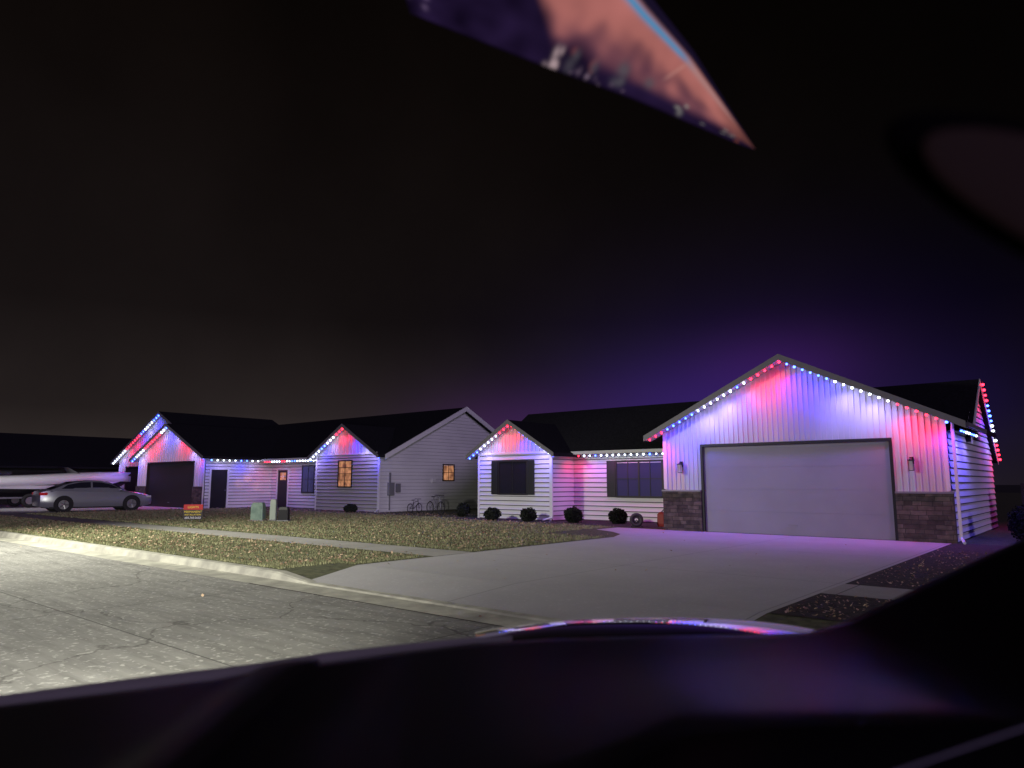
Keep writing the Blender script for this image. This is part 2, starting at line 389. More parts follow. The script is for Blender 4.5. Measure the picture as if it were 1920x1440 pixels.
# ================================================================ LEFT HOUSE
H2=thing('house',(-42,26,0),'long white and grey house with three gables outlined in lights','house')
Vg=20.2;g0,g1=-49.0,-40.1;cg=(g0+g1)/2;zg=5.12;sg=.43
b=B(); boards(b,'F',Vg,g0,g1,1.27,lambda a: zg-.16-sg*abs(a-cg),[(-47.5,-41.4,0,2.7)],sp=.3); mk('wall',b,M['batten'],H2,'white vertical boards around the dark garage door')
part('stone_base',M['stone'],H2,('F',Vg,g0-.04,-47.59,-.05,.08,0,1.27),('F',Vg,-41.31,g1+.04,-.05,.08,0,1.27))
garage_door(H2,'F',Vg,-47.5,-41.4,2.7,M['doordark'])
b=B(); siding(b,'R',g1,Vg+.05,24.5,0,3.1,None,[(20.6,21.6,0,2.25)]); mks(b,M['siding'],H2,'garage side wall with lap siding')
b=B(); b.box(g0,g0+.05,Vg+.1,26,0,3.1); mk('wall',b,M['siding'],H2)
b=B(); wbox(b,'R',g1,20.6,21.6,-.05,-.01,0,2.25); d=mk('door',b,M['doordark'],H2)
b=B(); wbox(b,'R',g1,20.5,20.6,0,.05,0,2.35); wbox(b,'R',g1,21.6,21.7,0,.05,0,2.35); wbox(b,'R',g1,20.6,21.6,0,.05,2.25,2.35); mk('frame',b,M['trim'],d)
b=B(); b.sphere((g1+.03,21.5,1.05),.035); mk('handle',b,M['metal'],d)
front_roof(H2,cg,4.95,zg,sg,19.8,29)
b=B(); boards(b,'F',22.5,-58,-44,0,lambda a:6.46-.16-.45*abs(a+51),[(-56.6,-52.6,0,2.6)],sp=.35); mk('wall',b,M['batten'],H2)
garage_door(H2,'F',22.5,-56.6,-52.6,2.6,M['doordark'])
front_roof(H2,-51,7.6,6.46,.45,22.1,31)
r=B()
r.slab((-51,23.6,2.92),(-28.1,23.6,2.92),(-28.1,29.4,5.78),(-51,29.4,5.78),.14)
r.slab((-51,29.4,5.78),(-28.1,29.4,5.78),(-28.1,35.3,2.92),(-51,35.3,2.92),.14)
ro=mk('roof',r,M['roof'],H2)
for y0,y1,z0,z1 in ((23.5,29.4,2.9,5.8),(29.4,35.35,5.8,2.9)):
    f=B(); f.slab((-28.1,y0,z0+.02),(-28.04,y0,z0+.02),(-28.04,y1,z1+.02),(-28.1,y1,z1+.02),.26); mk('fascia',f,M['trim'],ro)
g=B(); g.box(-40.0,-34.0,23.48,23.6,2.78,2.9); mk('gutter',g,M['trim'],ro)
b=B(); siding(b,'F',24.5,-40.1,-33.9,0,2.9,None,[(-39.35,-38.25,0,2.3),(-36.7,-35.55,.95,2.45)]); mks(b,M['siding'],H2,'recessed entry wall with lap siding')
b=B(); wbox(b,'F',24.5,-39.35,-38.25,-.05,-.01,0,2.3); d=mk('door',b,M['doordark'],H2,'black front door with small lit panes')
b=B(); wbox(b,'F',24.5,-39.1,-38.5,-.009,.0,1.65,2.1); w=mk('window',b,M['warm'],d)
b=B(); wbox(b,'F',24.5,-39.45,-39.35,0,.05,0,2.4); wbox(b,'F',24.5,-38.25,-38.15,0,.05,0,2.4);wbox(b,'F',24.5,-39.35,-38.25,0,.05,2.3,2.4)
wbox(b,'F',24.5,-38.82,-38.78,.001,.01,1.65,2.1);wbox(b,'F',24.5,-39.1,-38.5,.001,.008,1.86,1.89); mk('frame',b,M['trim'],d)
window(H2,'F',24.5,-36.7,-35.55,.95,2.45,M['paneblue'],2,2)
W=23.5;q0,q1=-33.9,-28.5;cq=(q0+q1)/2;zq=4.6;sq=.56
b=B(); siding(b,'F',W,q0,q1,0,2.95,None,[(-31.85,-30.75,1.3,2.62)]); mks(b,M['sidegrey'],H2,'grey lap siding under the projecting gable')
b=B(); boards(b,'F',W,q0,q1,3.02,lambda a: zq-.15-sq*abs(a-cq),sp=.3); mk('wall',b,M['batten'],H2)
part('corner_trim',M['trim'],H2,('F',W,q0-.02,q0+.09,.036,.05,0,2.95),('F',W,q1-.09,q1+.03,.036,.05,0,2.95),('F',W,q0,q1,.0,.05,2.952,3.02))
window(H2,'F',W,-31.85,-30.75,1.3,2.62,M['warm'],2,4,label='warmly lit window with dark frame')
front_roof(H2,cq,3.05,zq,sq,23.1,26.8,vr=23.7)
downspout(H2,-28.42,23.42,2.8,(.5,-1)); downspout(H2,-40.0,20.12,2.9,(.3,-1))
def span_end(z,ridge=29.4,zr=5.66,s=.493):
    if z<=2.8: return (23.5,35.0)
    return (max(23.5,ridge-(zr-z)/s),min(35,ridge+(zr-z)/s))
b=B(); siding(b,'R',q1,23.5,35.0,0,5.62,span_end,[(28.0,28.8,1.64,2.46)],gr=.018); mks(b,M['siding'],H2,'tall gable end with pale lap siding','lapshadeend')
window(H2,'R',q1,28.0,28.8,1.64,2.46,M['warm'],2,2,label='small warmly lit window')
part('meter_box',M['metal'],H2,('R',q1,24.0,24.35,.036,.2,.85,1.5),('R',q1,24.55,24.8,.036,.16,1.0,1.45))
part('conduit',M['metal'],H2,('R',q1,24.1,24.2,.036,.09,1.501,2.0),('R',q1,24.12,24.18,.036,.08,.1,.849))
part('vent',M['trim'],H2,('R',q1,27.1,27.35,.036,.12,1.5,1.7))

# ================================================================ far neighbour
H3=thing('house',(-67,16,0),'unlit dark house with long low roof beside the driveway','house')
b=B(); siding(b,'R',-61.5,4,26.5,0,2.8,None,[(9,10.5,1,2.3),(15,16.5,1,2.3)]); mk('wall',b,M['ground'],H3)
b=B(); b.box(-72,-61.6,26.4,26.5,0,2.8); mk('wall',b,M['ground'],H3)
b=B(); b.box(-72,-61.6,4,4.1,0,2.8); mk('wall',b,M['ground'],H3)
r=B(); r.slab((-61,3.5,2.7),(-61,27,2.7),(-67,27,5.4),(-67,3.5,5.4),.15); r.slab((-67,3.5,5.4),(-67,27,5.4),(-73,27,2.7),(-73,3.5,2.7),.15); mk('roof',r,M['roof'],H3)
window(H3,'R',-61.5,9,10.5,1,2.3,M['glass']); window(H3,'R',-61.5,15,16.5,1,2.3,M['glass'])

# ================================================================ string lights
EM={}
EM['r']=mat('bulb_red',(.3,0,0),.4,0,(1,.02,.05),8); EM['b']=mat('bulb_blue',(0,0,.3),.4,0,(.05,.12,1),12); EM['w']=mat('bulb_white',(.4,.4,.4),.4,0,(.75,.85,1),8)
LC={'r':(1,.004,.07),'b':(.035,.02,1),'w':(.40,.30,1)}
LW={'r':1.0,'b':1.7,'w':.95}
sph=B(); sph.sphere((0,0,0),1,8,6)
smesh={}
for k in EM:
    me=bpy.data.meshes.new('bulb'); me.from_pydata(sph.v,[],sph.f); me.materials.append(EM[k])
    for p in me.polygons: p.use_smooth=True
    smesh[k]=me
PW=3.0
def lights(pts,pattern,label,r=.036,power=26,per=3,tilt=(0,.05),spread=172,drop=.08,push=(0,0),wcol=None):
    pts=[Vector(p) for p in pts]; L=[(q-p).length for p,q in zip(pts,pts[1:])]; T=sum(L)
    n=len(pattern); th=thing('string_light',pts[0],label,'string lights',group='strings of red, white and blue lights on the houses')
    pos=[]
    for i in range(n):
        s=T*(i+.5)/n; k=0
        while k<len(L)-1 and s>L[k]: s-=L[k]; k+=1
        pos.append(pts[k].lerp(pts[k+1],s/L[k]))
    cb=B()
    for p,q in zip(pts,pts[1:]): cb.tube(p+Vector((0,0,.05)),q+Vector((0,0,.05)),.008,5)
    mk('cable',cb,M['dark'],th)
    for p,cc in zip(pos,pattern):
        o=bpy.data.objects.new('bulb',smesh[cc]); COL.objects.link(o); o.parent=th; o.location=p-pts[0]; o.scale=(r*random.uniform(.88,1.12),)*3
    i=0
    while i<n:
        j=i
        while j<n and j<i+per and pattern[j]==pattern[i]: j+=1
        cc=pattern[i]
        pm=sum((pos[k] for k in range(i,j)),Vector())/(j-i)
        ld=bpy.data.lights.new('bulb_light','SPOT'); ld.color=wcol if (cc=='w' and wcol) else LC[cc]; ld.energy=PW*power*(j-i)/3*LW[cc]
        ld.spot_size=math.radians(spread); ld.spot_blend=1; ld.shadow_soft_size=.12
        lo=bpy.data.objects.new('bulb_light',ld); COL.objects.link(lo); lo.parent=th
        lo.location=pm-pts[0]-Vector((-push[0],-push[1],r+drop))
        d=Vector((tilt[0],tilt[1],-1)); lo.rotation_euler=d.to_track_quat('-Z','Y').to_euler()
        i=j
def rake(c,half,zp,sl,v,frac0=1,frac1=1,drop=.2):
    return [(c-half*frac0,v,zp-drop-sl*half*frac0),(c,v,zp-drop),(c+half*frac1,v,zp-drop-sl*half*frac1)]
lights(rake(c,4.45,zp,sl,20.52,.99,.93),'rrrbbbbbwwwwwwbwrrrr'+'rbbbbbbwwwwwwwrrrrrb','lights following the big garage gable',power=20,push=(0,-.10))
lights([(-2.8,20.6,2.78),(-2.8,23.6,2.78)],'bbwwbbw','short run of lights under the garage side eave',r=.03,power=26,tilt=(-.3,0),push=(.15,0))
lights([(-2.9,RV,RZ-.1),(-2.9,K1,KZ-.1)],'rrrrbbbbwwwwrrrr','lights along the end gable rake',r=.042,power=10,tilt=(-.2,0),push=(.3,0))
lights(rake(c2,2.35,zp2,s2,22.42),'bbbwwwwwrrr'+'rrbbbbwwwwb','lights outlining the small gable',power=12,push=(0,-.08))
lights([(-16.9,23.85,2.56),(-11.5,23.85,2.56)],'rrwwbwwwwwwwwbwwwwww','lights under the recessed eave',power=10,push=(0,-.1),wcol=(.95,.16,.85))
lights([(cg-4.9,19.92,zg-.2-sg*4.9),(cg,19.92,zg-.2),(cg+4.9,19.92,zg-.2-sg*4.9)],'bbwwwwrrrrrrrwwb'+'bbwwrrrrrwwwwrbb','lights outlining the dark garage gable',r=.052,power=17,push=(0,-.1))
lights([(-58.5,22.2,2.86),(-51,22.2,6.24)],'wwwwwwwrrrrrrrbbwwwwbbb','lights on the wide rear gable',r=.054,power=17,push=(0,-.1))
lights([(g1+.4,20.2,2.78),(g1+.4,23.5,2.78)],'bwwwwbbww','lights under the garage side eave',r=.044,power=6,tilt=(-.3,0),push=(.1,0))
lights([(-39.7,23.68,2.74),(-34.1,23.68,2.74)],'rrrwwwwrrwwbbwwwwwbww','lights under the entry eave',r=.044,power=7)
lights(rake(cq,3.05,zq,sq,23.22),'wwwwbbwwwrrr'+'rrbbbwwwwwbb','lights outlining the projecting gable',r=.046,power=12,push=(0,-.08))

# ================================================================ setting
def sheet(name,rects,z,m):
    b=B()
    for (x0,x1,y0,y1) in rects: b.quad((x0,y0,z),(x1,y0,z),(x1,y1,z),(x0,y1,z))
    return mk(name,b,m,kind='structure')
sheet('ground',[(-600,600,-600,600)],-.16,M['ground'])
sheet('street',[(-160,120,-6,6.86)],-.12,M['street'])
b=B()
for (x0,x1,y0,y1) in [(-150,-11.2,7.0,130),(-11.2,-10.75,8.4,130),(-3.2,-1.8,8.4,130),(-1.8,120,7.0,130),(-10.75,-3.2,20.6,130)]: b.quad((x0,y0,0),(x1,y0,0),(x1,y1,0),(x0,y1,0))
b.quad((-11.2,7,0),(-10.2,7,-.085),(-10.75,8.4,0),(-11.2,8.4,0))
b.quad((-3.2,7,-.085),(-1.8,7,0),(-1.8,8.4,0),(-3.2,8.4,0))
mk('lawn',b,M['lawn'],kind='structure')
b=B(); b.quad((-10.2,6.98,-.085),(-3.2,6.98,-.085),(-3.2,8.4,.004),(-10.75,8.4,.004))
b.quad((-10.75,8.4,.004),(-3.2,8.4,.004),(-3.2,20.85,.004),(-10.75,20.85,.004))
b.quad((-12.9,19.6,.004),(-11.9,19.0,.004),(-11.2,18.3,.004),(-10.75,17.2,.004),(-10.75,20.9,.004),(-12.9,20.9,.004))
mk('driveway',b,M['drive'],kind='structure')
sheet('driveway',[(-57.5,-40.8,7.3,20.2),(-57.5,-49.2,20.2,22.5)],.012,M['drive'])
sheet('sidewalk',[(-120,-10.75,10.35,11.5),(-3.2,60,10.35,11.5)],.008,M['walk'])
sheet('garden_bed',[(-21.3,-11.1,21.3,24.3),(-3.19,4,11.52,20.8)],.008,M['bed'])
sheet('garden_bed',[(-3.19,4,8.4,10.33)],.009,M['bed'])
b=B()
hi=[(6.35,-.118),(6.83,-.112),(6.87,-.015),(6.91,.008),(7.06,.008),(7.06,-.13)]
lo=[(6.35,-.118),(6.83,-.112),(6.86,-.092),(6.90,-.088),(7.02,-.084),(7.02,-.13)]
xs=[-150]+[-60+i*3 for i in range(17)]+[-10.95]
rings=[[(x,y,z) for y,z in hi] for x in xs]+[[(x,y,z) for y,z in lo] for x in (-10.0,-7,-3.2)]+[[(x,y,z) for y,z in hi] for x in (-1.7,4,80)]
b.loft(rings); mk('kerb',b,M['curb'],kind='structure')
sheet('gutter_seam',[(-10.9,-2,6.325,6.35)],-.116,M['bed'])

def onlawn(u,v):
    if v<7.15: return False
    if 10.25<v<11.6: return False
    if -10.9<u<-3.1: return False
    if -11.3<u<-1.7 and v<8.4: return False
    if u<-40.6 and v<20.5: return False
    if u>-21.4 and v>21.2: return False
    if -13.2<u<-10.7 and v>17: return False
    return True
b=B()
cnt=0
while cnt<95000:
    v=7.12+ (random.random()**1.4)*15; u=-10.8-(random.random()**1.3)*34
    if not onlawn(u,v): continue
    if u<-29 and v>23: continue
    cnt+=1
    dist=math.hypot(u,v); h=random.uniform(.025,.06); w=.0025+.00038*dist; an=random.uniform(0,math.pi)
    dx,dy=math.cos(an)*w,math.sin(an)*w; lx,ly=random.gauss(0,.02),random.gauss(0,.02)
    b.quad((u-dx,v-dy,0),(u+dx,v+dy,0),(u+lx,v+ly,h))
mk('grass',b,M['blade'],kind='stuff')
b=B();cnt=0
while cnt<15000:
    if cnt%12:
        v=7.2+random.random()**1.1*17; u=-10.8-random.random()**1.2*40
        if random.random()<.08: u=-3.1+random.random()*4; v=8.5+random.random()**1.5*10
        if not onlawn(u,v): continue
        if mn.noise(Vector((u*.35,v*.35,0)))<-.25 and random.random()<.7: continue
        z=.045 if u<-5 else .015
    else:
        u=random.uniform(-25,-3); v=random.uniform(4,20.3)
        if random.random()<.93: cnt+=1; continue
        z=.012 if v>8.4 else -.1
        if v>6.7 and not(-10.9<u<-3.1): z=.03
    if (u<-40 and v>20) or (u<-28.3 and v>23.3): continue
    cnt+=1
    s=random.uniform(.016,.038)*(.75 if u>-5 else 1); q=Euler((random.gauss(0,.4),random.gauss(0,.4),random.random()*6.3)).to_matrix()
    o=Vector((u,v,z+random.random()*.02))
    P5=[Vector((-1,0,0)),Vector((-.2,-.7,.15)),Vector((1,-.1,.25)),Vector((.1,.65,.1))]
    b.quad(*[o+q@(p*s) for p in P5])
mk('fallen_leaves',b,M['leaf'],kind='stuff')

# ================================================================ shrubs
def shrub(x,y,r,label='small rounded dark shrub in the mulch bed',sc=1):
    t=thing('shrub',(x,y,0),label,'shrub',group='shrubs beside the houses')
    b=B(); b.tube((0,0,0),(0,0,r*.9),.03,6,.02)
    mk('stem',b,M['wood'],t,local=True)
    b=B()
    ph=random.random()*6
    b.sphere((0,0,r*.86*sc),r*.66,14,9,(1,1,sc))
    for i in range(2200):
        d=Vector((random.gauss(0,1),random.gauss(0,1),random.gauss(0,1))).normalized()
        rr=r*(.66+.36*random.random())*(1+.16*math.sin(4*d.x+ph)*math.cos(5*d.y+3*d.z))
        c_=Vector((d.x*rr*1.08,d.y*rr*1.08,max(.02,r*.82*sc+d.z*rr*sc*.92)))
        q=Euler((random.random()*6,random.random()*6,random.random()*6)).to_matrix(); s=.036
        b.quad(*[c_+q@Vector(p) for p in ((-s,0,0),(0,-s*.6,0),(s,0,0),(0,s*.6,0))])
    mk('foliage',b,M['shrub'],t,local=True)
shrub(-19.15,21.6,.29);shrub(-17.55,21.9,.30);shrub(-15.7,22.3,.33);shrub(-14.05,22.8,.32)
shrub(-22.3,23.2,.27,'scraggly dry shrub between the two houses',1.3); shrub(-29.6,22.6,.3,'low brown shrub at the house corner',.8)
shrub(-1.75,22.6,.42,'ragged bush beside the garage side wall',1.3)

t=thing('hose_reel',(-12.55,21.55,0),'round garden hose reel leaning by the walkway','hose reel',rot=.6,scale=.9)
b=B(); b.torus((0,0,.27),.2,.06,'y',20,8); b.torus((0,.03,.27),.1,.04,'y',16,6); mk('hose',b,M['hose'],t,local=True,smooth=True)
b=B(); b.box(-.22,-.18,-.12,.12,0,.04); b.box(.18,.22,-.12,.12,0,.04); b.tube((-.2,0,.02),(0,0,.27),.015); b.tube((.2,0,.02),(0,0,.27),.015); mk('stand',b,M['dark'],t,local=True)
t=thing('gas_can',(-12.0,22.3,.0),'small red plastic can by the wall','gas can')
b=B(); b.loft([[(-.12,-.09,0),(.12,-.09,0),(.12,.09,0),(-.12,.09,0)],[(-.13,-.1,.1),(.13,-.1,.1),(.13,.1,.1),(-.13,.1,.1)],[(-.12,-.09,.42),(.12,-.09,.42),(.12,.09,.42),(-.12,.09,.42)],[(-.05,-.05,.5),(.05,-.05,.5),(.05,.05,.5),(-.05,.05,.5)]]); mk('body',b,M['redplastic'],t,local=True,bevel=.01)
b=B(); b.tube((0,0,.49),(.1,0,.6),.02,8,.012); mk('spout',b,M['dark'],t,local=True)

# ================================================================ utility pedestals, sign
def pedestal(x,y,w,h,m,label,rot=.7):
    t=thing('utility_pedestal',(x,y,0),label,'utility box',rot=rot)
    b=B(); b.loft([[(-w,-w*.8,0),(w,-w*.8,0),(w,w*.8,0),(-w,w*.8,0)],[(-w*.97,-w*.78,h*.8),(w*.97,-w*.78,h*.8),(w*.97,w*.78,h*.8),(-w*.97,w*.78,h*.8)],[(-w*.8,-w*.6,h),(w*.8,-w*.6,h),(w*.8,w*.6,h),(-w*.8,w*.6,h)]]); mk('body',b,m,t,local=True,bevel=.015)
    b=B(); b.box(-w*.7,w*.7,-w*.84,-w*.8-.002,h*.15,h*.72); mk('door',b,m,t,local=True,bevel=.004)
    b=B(); b.box(-w*1.2,w*1.2,-w,w,0,.05); mk('base',b,M['metal'],t,local=True)
pedestal(-25.95,15.35,.24,.72,M['green'],'green metal utility pedestal on the lawn')
pedestal(-25.6,15.8,.12,.84,M['palegreen'],'narrow pale green utility pedestal on the lawn')
pedestal(-25.0,15.9,.19,.56,M['dark'],'low black utility box on the lawn')
t=thing('yard_sign',(-26.7,13.1,0),'small red and black yard sign with yellow lettering on the lawn','yard sign',rot=math.radians(52))
b=B(); b.box(-.34,.34,-.006,.006,.12,.68); pn=mk('panel',b,M['signblack'],t,local=True)
b=B(); b.box(-.34,.34,-.01,-.007,.48,.68); mk('red_band',b,M['signred'],pn,local=True)
for sx_ in (-.25,.25):
    b=B(); b.tube((sx_,0,0),(sx_,0,.3),.006); mk('stake',b,M['metal'],t,local=True)
for txt,z,sz,m in (('LIGHTS',.54,.12,'signyellow'),('PERMANENT',.37,.11,'signyellow'),('INSTALLATION',.27,.085,'signyellow'),('605.760.2632',.15,.105,'signwhite')):
    cu=bpy.data.curves.new('lettering','FONT'); cu.body=txt; cu.size=sz; cu.align_x='CENTER'; cu.extrude=.001
    o=bpy.data.objects.new('lettering_curve',cu); COL.objects.link(o)
    bpy.context.view_layer.update()
    me=bpy.data.meshes.new_from_object(o.evaluated_get(bpy.context.evaluated_depsgraph_get())); bpy.data.objects.remove(o)
    me.materials.clear(); me.materials.append(M[m])
    o=bpy.data.objects.new('lettering',me); COL.objects.link(o); o.parent=pn; o.location=(0,-.013,z); o.rotation_euler=(math.pi/2,0,0)

# ================================================================ bicycles
def bicycle(x,y,rot,label,m,sc=1):
    t=thing('bicycle',(x,y,0),label,'bicycle',rot=rot,group='bicycles parked by the house',scale=sc)
    for wx in (-.52,.52):
        b=B(); b.torus((wx,0,.34),.32,.022,'y',24,6); wh=mk('wheel',b,M['tyre'],t,local=True,smooth=True)
        b=B(); b.torus((wx,0,.34),.29,.01,'y',24,5)
        for k in range(10):
            a=k*math.pi/5; b.tube((wx,0,.34),(wx+.29*math.cos(a),0,.34+.29*math.sin(a)),.003,4)
        mk('rim',b,M['bikerim'],wh,local=True)
    b=B(); s=(-.15,0,.75);bb=(-.08,0,.32);hd=(.38,0,.82);rw=(-.52,0,.34);fw=(.52,0,.34)
    for p,q in ((s,bb),(s,hd),(bb,(.41,0,.7)),(rw,bb),(rw,(-.14,0,.7)),((.36,0,.9),fw)): b.tube(p,q,.02,7)
    mk('frame',b,m,t,local=True)
    b=B(); b.tube((.36,-.28,.98),(.36,.28,.98),.014); b.tube((.36,0,.88),(.36,0,.98),.014); mk('handlebar',b,M['dark'],t,local=True)
    b=B(); b.tube(s,(-.17,0,.88),.012); b.loft([[(-.3,-.07,.88),(-.3,.07,.88),(-.3,.06,.93),(-.3,-.06,.93)],[(-.02,-.02,.89),(-.02,.02,.89),(-.02,.02,.92),(-.02,-.02,.92)]]); mk('saddle',b,M['dark'],t,local=True)
bicycle(-24.6,23.7,math.radians(-12),'dark bicycle standing beside the pale house wall',M['metal'],.92)
bicycle(-26.7,24.3,math.radians(100),'small second bicycle by the pale house wall',M['dark'],.7)

# ================================================================ fence
t=thing('fence',(-2.2,27,0),'dark wooden fence beside the garage side wall','fence')
x=-2.2
while x<3:
    b=B(); b.box(x,x+.12,27,27.02,0,1.45+random.random()*.05); mk('picket',b,M['wood'],t); x+=.15
for z in (.3,1.1):
    b=B(); b.box(-2.2,3,27.03,27.08,z,z+.07); mk('rail',b,M['wood'],t)
for px in (-2.1,.2,2.8):
    b=B(); b.box(px,px+.1,27.09,27.19,0,1.5); mk('post',b,M['wood'],t)

# ================================================================ parked sedan
car=thing('parked_car',(-41.6,15.0,.012),'silver sedan parked on the driveway before a boat','car',rot=math.radians(84),scale=1.1)
st=[(-2.42,.42,.80,.66),(-2.36,.28,.95,.80),(-2.1,.22,1.03,.87),(-1.6,.2,1.03,.90),(-.8,.19,1.0,.92),(0,.19,.98,.92),(.9,.19,.95,.92),(1.4,.2,.92,.91),(1.9,.22,.84,.88),(2.2,.25,.76,.82),(2.38,.3,.66,.7),(2.44,.38,.56,.56)]
b=B(); rings=[]
for (x,zb,zt,w) in st:
    half=[(w*.9,zb),(w*.985,zb+.1),(w,zb+.3*(zt-zb)+.05),(w*1.0,zb+.65*(zt-zb)),(w*.96,zt-.05),(w*.84,zt)]
    rings.append([(x,y,z) for y,z in half]+[(x,0,zt+.025)]+[(x,-y,z) for y,z in reversed(half)])
b.loft(rings)
cab=[(-2.0,1.0,.6),(-1.45,1.27,.66),(-1.0,1.40,.66),(-.4,1.46,.66),(.1,1.44,.65),(.5,1.33,.64),(.95,1.08,.62),(1.3,.93,.6)]
b.loft([[(x,.86,.92),(x,.84,min(zt,1.0)),(x,.84-(zt-.95)*.42,zt-.03),(x,.5,zt),(x,-.5,zt),(x,-(.84-(zt-.95)*.42),zt-.03),(x,-.84,min(zt,1.0)),(x,-.86,.92)] for x,zt,_ in cab])
body=mk('body',b,M['silver'],car,local=True,smooth=True)
md=body.modifiers.new('es','EDGE_SPLIT'); md.split_angle=math.radians(40)
def gy(z): return .84-(z-.95)*.42+.012
for s in (1,-1):
    for poly in ([(.98,1.0),(.52,1.26),(.1,1.36),(-.28,1.38),(-.28,1.0)],[(-.36,1.0),(-.36,1.38),(-.8,1.36),(-1.3,1.25),(-1.6,1.04)]):
        b=B(); b.quad(*[(x,s*gy(z),z) for x,z in poly]); mk('side_window',b,M['glass'],car,local=True)
b=B(); b.quad((1.22,-.7,.985),(1.22,.7,.985),(.46,.58,1.365),(.46,-.58,1.365)); mk('windshield',b,M['glass'],car,local=True)
b=B(); b.quad((-1.95,-.66,1.05),(-1.95,.66,1.05),(-1.1,.58,1.395),(-1.1,-.58,1.395)); mk('rear_window',b,M['glass'],car,local=True)
for wx in (-1.45,1.42):
    for s in (1,-1):
        b=B(); b.tube((wx,s*.6,.36),(wx,s*.925,.36),.40,20); mk('wheel_arch',b,M['tyre'],car,local=True)
        b=B(); b.torus((wx,s*.86,.34),.27,.08,'y',24,8); wh=mk('wheel',b,M['tyre'],car,local=True,smooth=True)
        b=B(); b.tube((wx,s*.9,.34),(wx,s*.935,.34),.21,20)
        for k in range(5):
            a=k*2*math.pi/5; b.tube((wx,s*.945,.34),(wx+.2*math.cos(a),s*.945,.34+.2*math.sin(a)),.025,5)
        mk('rim',b,M['rim'],wh,local=True)
for s in (1,-1):
    b=B(); b.box(-2.40,-2.1,min(s*.6,s*.89),max(s*.6,s*.89),.78,.9); mk('tail_light',b,M['red'],car,local=True,bevel=.03)
    b=B(); b.box(2.08,2.33,min(s*.56,s*.845),max(s*.56,s*.845),.62,.72); mk('headlight',b,M['lens'],car,local=True,bevel=.03)
    b=B(); b.sphere((.85,s*1.0,1.02),.1,10,6,(.7,1,.7)); mk('side_mirror',b,M['silver'],car,local=True,smooth=True)
    for dx in (-.32,.75):
        b=B(); b.box(dx-.3,dx-.14,min(s*.92,s*.94),max(s*.92,s*.94),.82,.84); mk('door_handle',b,M['silver'],car,local=True)
b=B(); b.box(-2.0,1.9,-.86,.86,.17,.24); mk('sill',b,M['dark'],car,local=True)

# ================================================================ boat on trailer
boat=thing('boat',(-50.9,16.0,.012),'white and black motorboat on a trailer behind the sedan','boat',rot=math.radians(90),scale=1.28)
stb=[(-3.7,1.15,.55,1.25),(-2.5,1.2,.5,1.28),(-1,1.22,.48,1.34),(.6,1.15,.5,1.44),(1.9,.9,.6,1.50),(2.9,.5,.85,1.52),(3.5,.1,1.25,1.50)]
b=B(); b.loft([[(x,0,zk),(x,w*.75,zk+.22),(x,w*.93,zk+.4),(x,w,zt),(x,-w,zt),(x,-w*.93,zk+.4),(x,-w*.75,zk+.22)] for x,w,zk,zt in stb]); hull=mk('hull',b,M['doordark'],boat,local=True)
b=B(); b.loft([[(x,w*1.01,zt-.3),(x,w*1.03,zt-.02),(x,w*.85,zt+.12),(x,0,zt+.19),(x,-w*.85,zt+.12),(x,-w*1.03,zt-.02),(x,-w*1.01,zt-.3)] for x,w,zk,zt in stb]); mk('deck',b,M['white'],boat,local=True,smooth=True)
b=B(); b.loft([[(x,w*.97,zk+.38),(x,w*1.005+.006,zk+.38+.16),(x,-w*1.005-.006,zk+.54),(x,-w*.97,zk+.38)] for x,w,zk,zt in stb[:-1]]); mk('stripe',b,M['white'],boat,local=True)
b=B(); b.loft([[(.9,-.8,1.55),(.9,.8,1.55),(.88,.8,1.57),(.88,-.8,1.57)],[(.3,-.75,1.9),(.3,.75,1.9),(.28,.75,1.9),(.28,-.75,1.9)]]); mk('windscreen',b,M['glass'],boat,local=True)
b=B(); b.box(-4.0,-3.6,-.25,.25,.7,1.6); b.box(-3.95,-3.75,-.06,.06,.2,.8); mk('outboard_motor',b,M['dark'],boat,local=True,bevel=.06)
b=B(); 
for s in (-.8,.8): b.box(-3.4,2.0,s-.04,s+.04,.42,.5); b.tube((2.0,s,.46),(4.2,0,.46),.04)
b.box(-.6,-.5,-1,1,.36,.44); mk('trailer',b,M['metal'],boat,local=True)
for s in (-1.05,1.05):
    for wx in (-1.3,-.55):
        b=B(); b.torus((wx,s,.33),.24,.09,'y',20,8); wh=mk('wheel',b,M['tyre'],boat,local=True,smooth=True)
        b=B(); b.tube((wx,s-.06,.33),(wx,s+.06,.33),.17,14); mk('rim',b,M['rim'],wh,local=True)

# ================================================================ own car (interior around the viewpoint)
own=thing('car_interior',(-.5,.3,-.12),'dark car dashboard, hood, mirror and windshield seen from the seat','car')
fw=Vector((-.6428,.7660,0)); rt=Vector((.7660,.6428,0))
def sm(a,b_,x): 
    t=max(0,min(1,(x-a)/(b_-a))); return t*t*(3-2*t)
def Lc(r,d,z): 
    p=fw*d+rt*r; return (p.x,p.y,1.5+z)
M['dash']=mat('dash_vinyl',(.003,.0025,.004),.46,0,spec=.55)
M['liner']=mat('headliner',(.003,.002,.003),1,spec=.05)
M['hood']=mat('hood_paint',(.006,.006,.01),.05,.0,spec=.9); M['hood'].node_tree.nodes['Principled BSDF'].inputs['Coat Weight'].default_value=1
M['cowl']=mat('cowl_edge',(.5,.49,.46),.6)  # pale colour stands in for light on the hood edge
M['chrome']=mat('trim_strip',(.1,.09,.12),.5,0,(.5,.38,.75),.02)  # mild emission stands in for bulb light caught by the trim
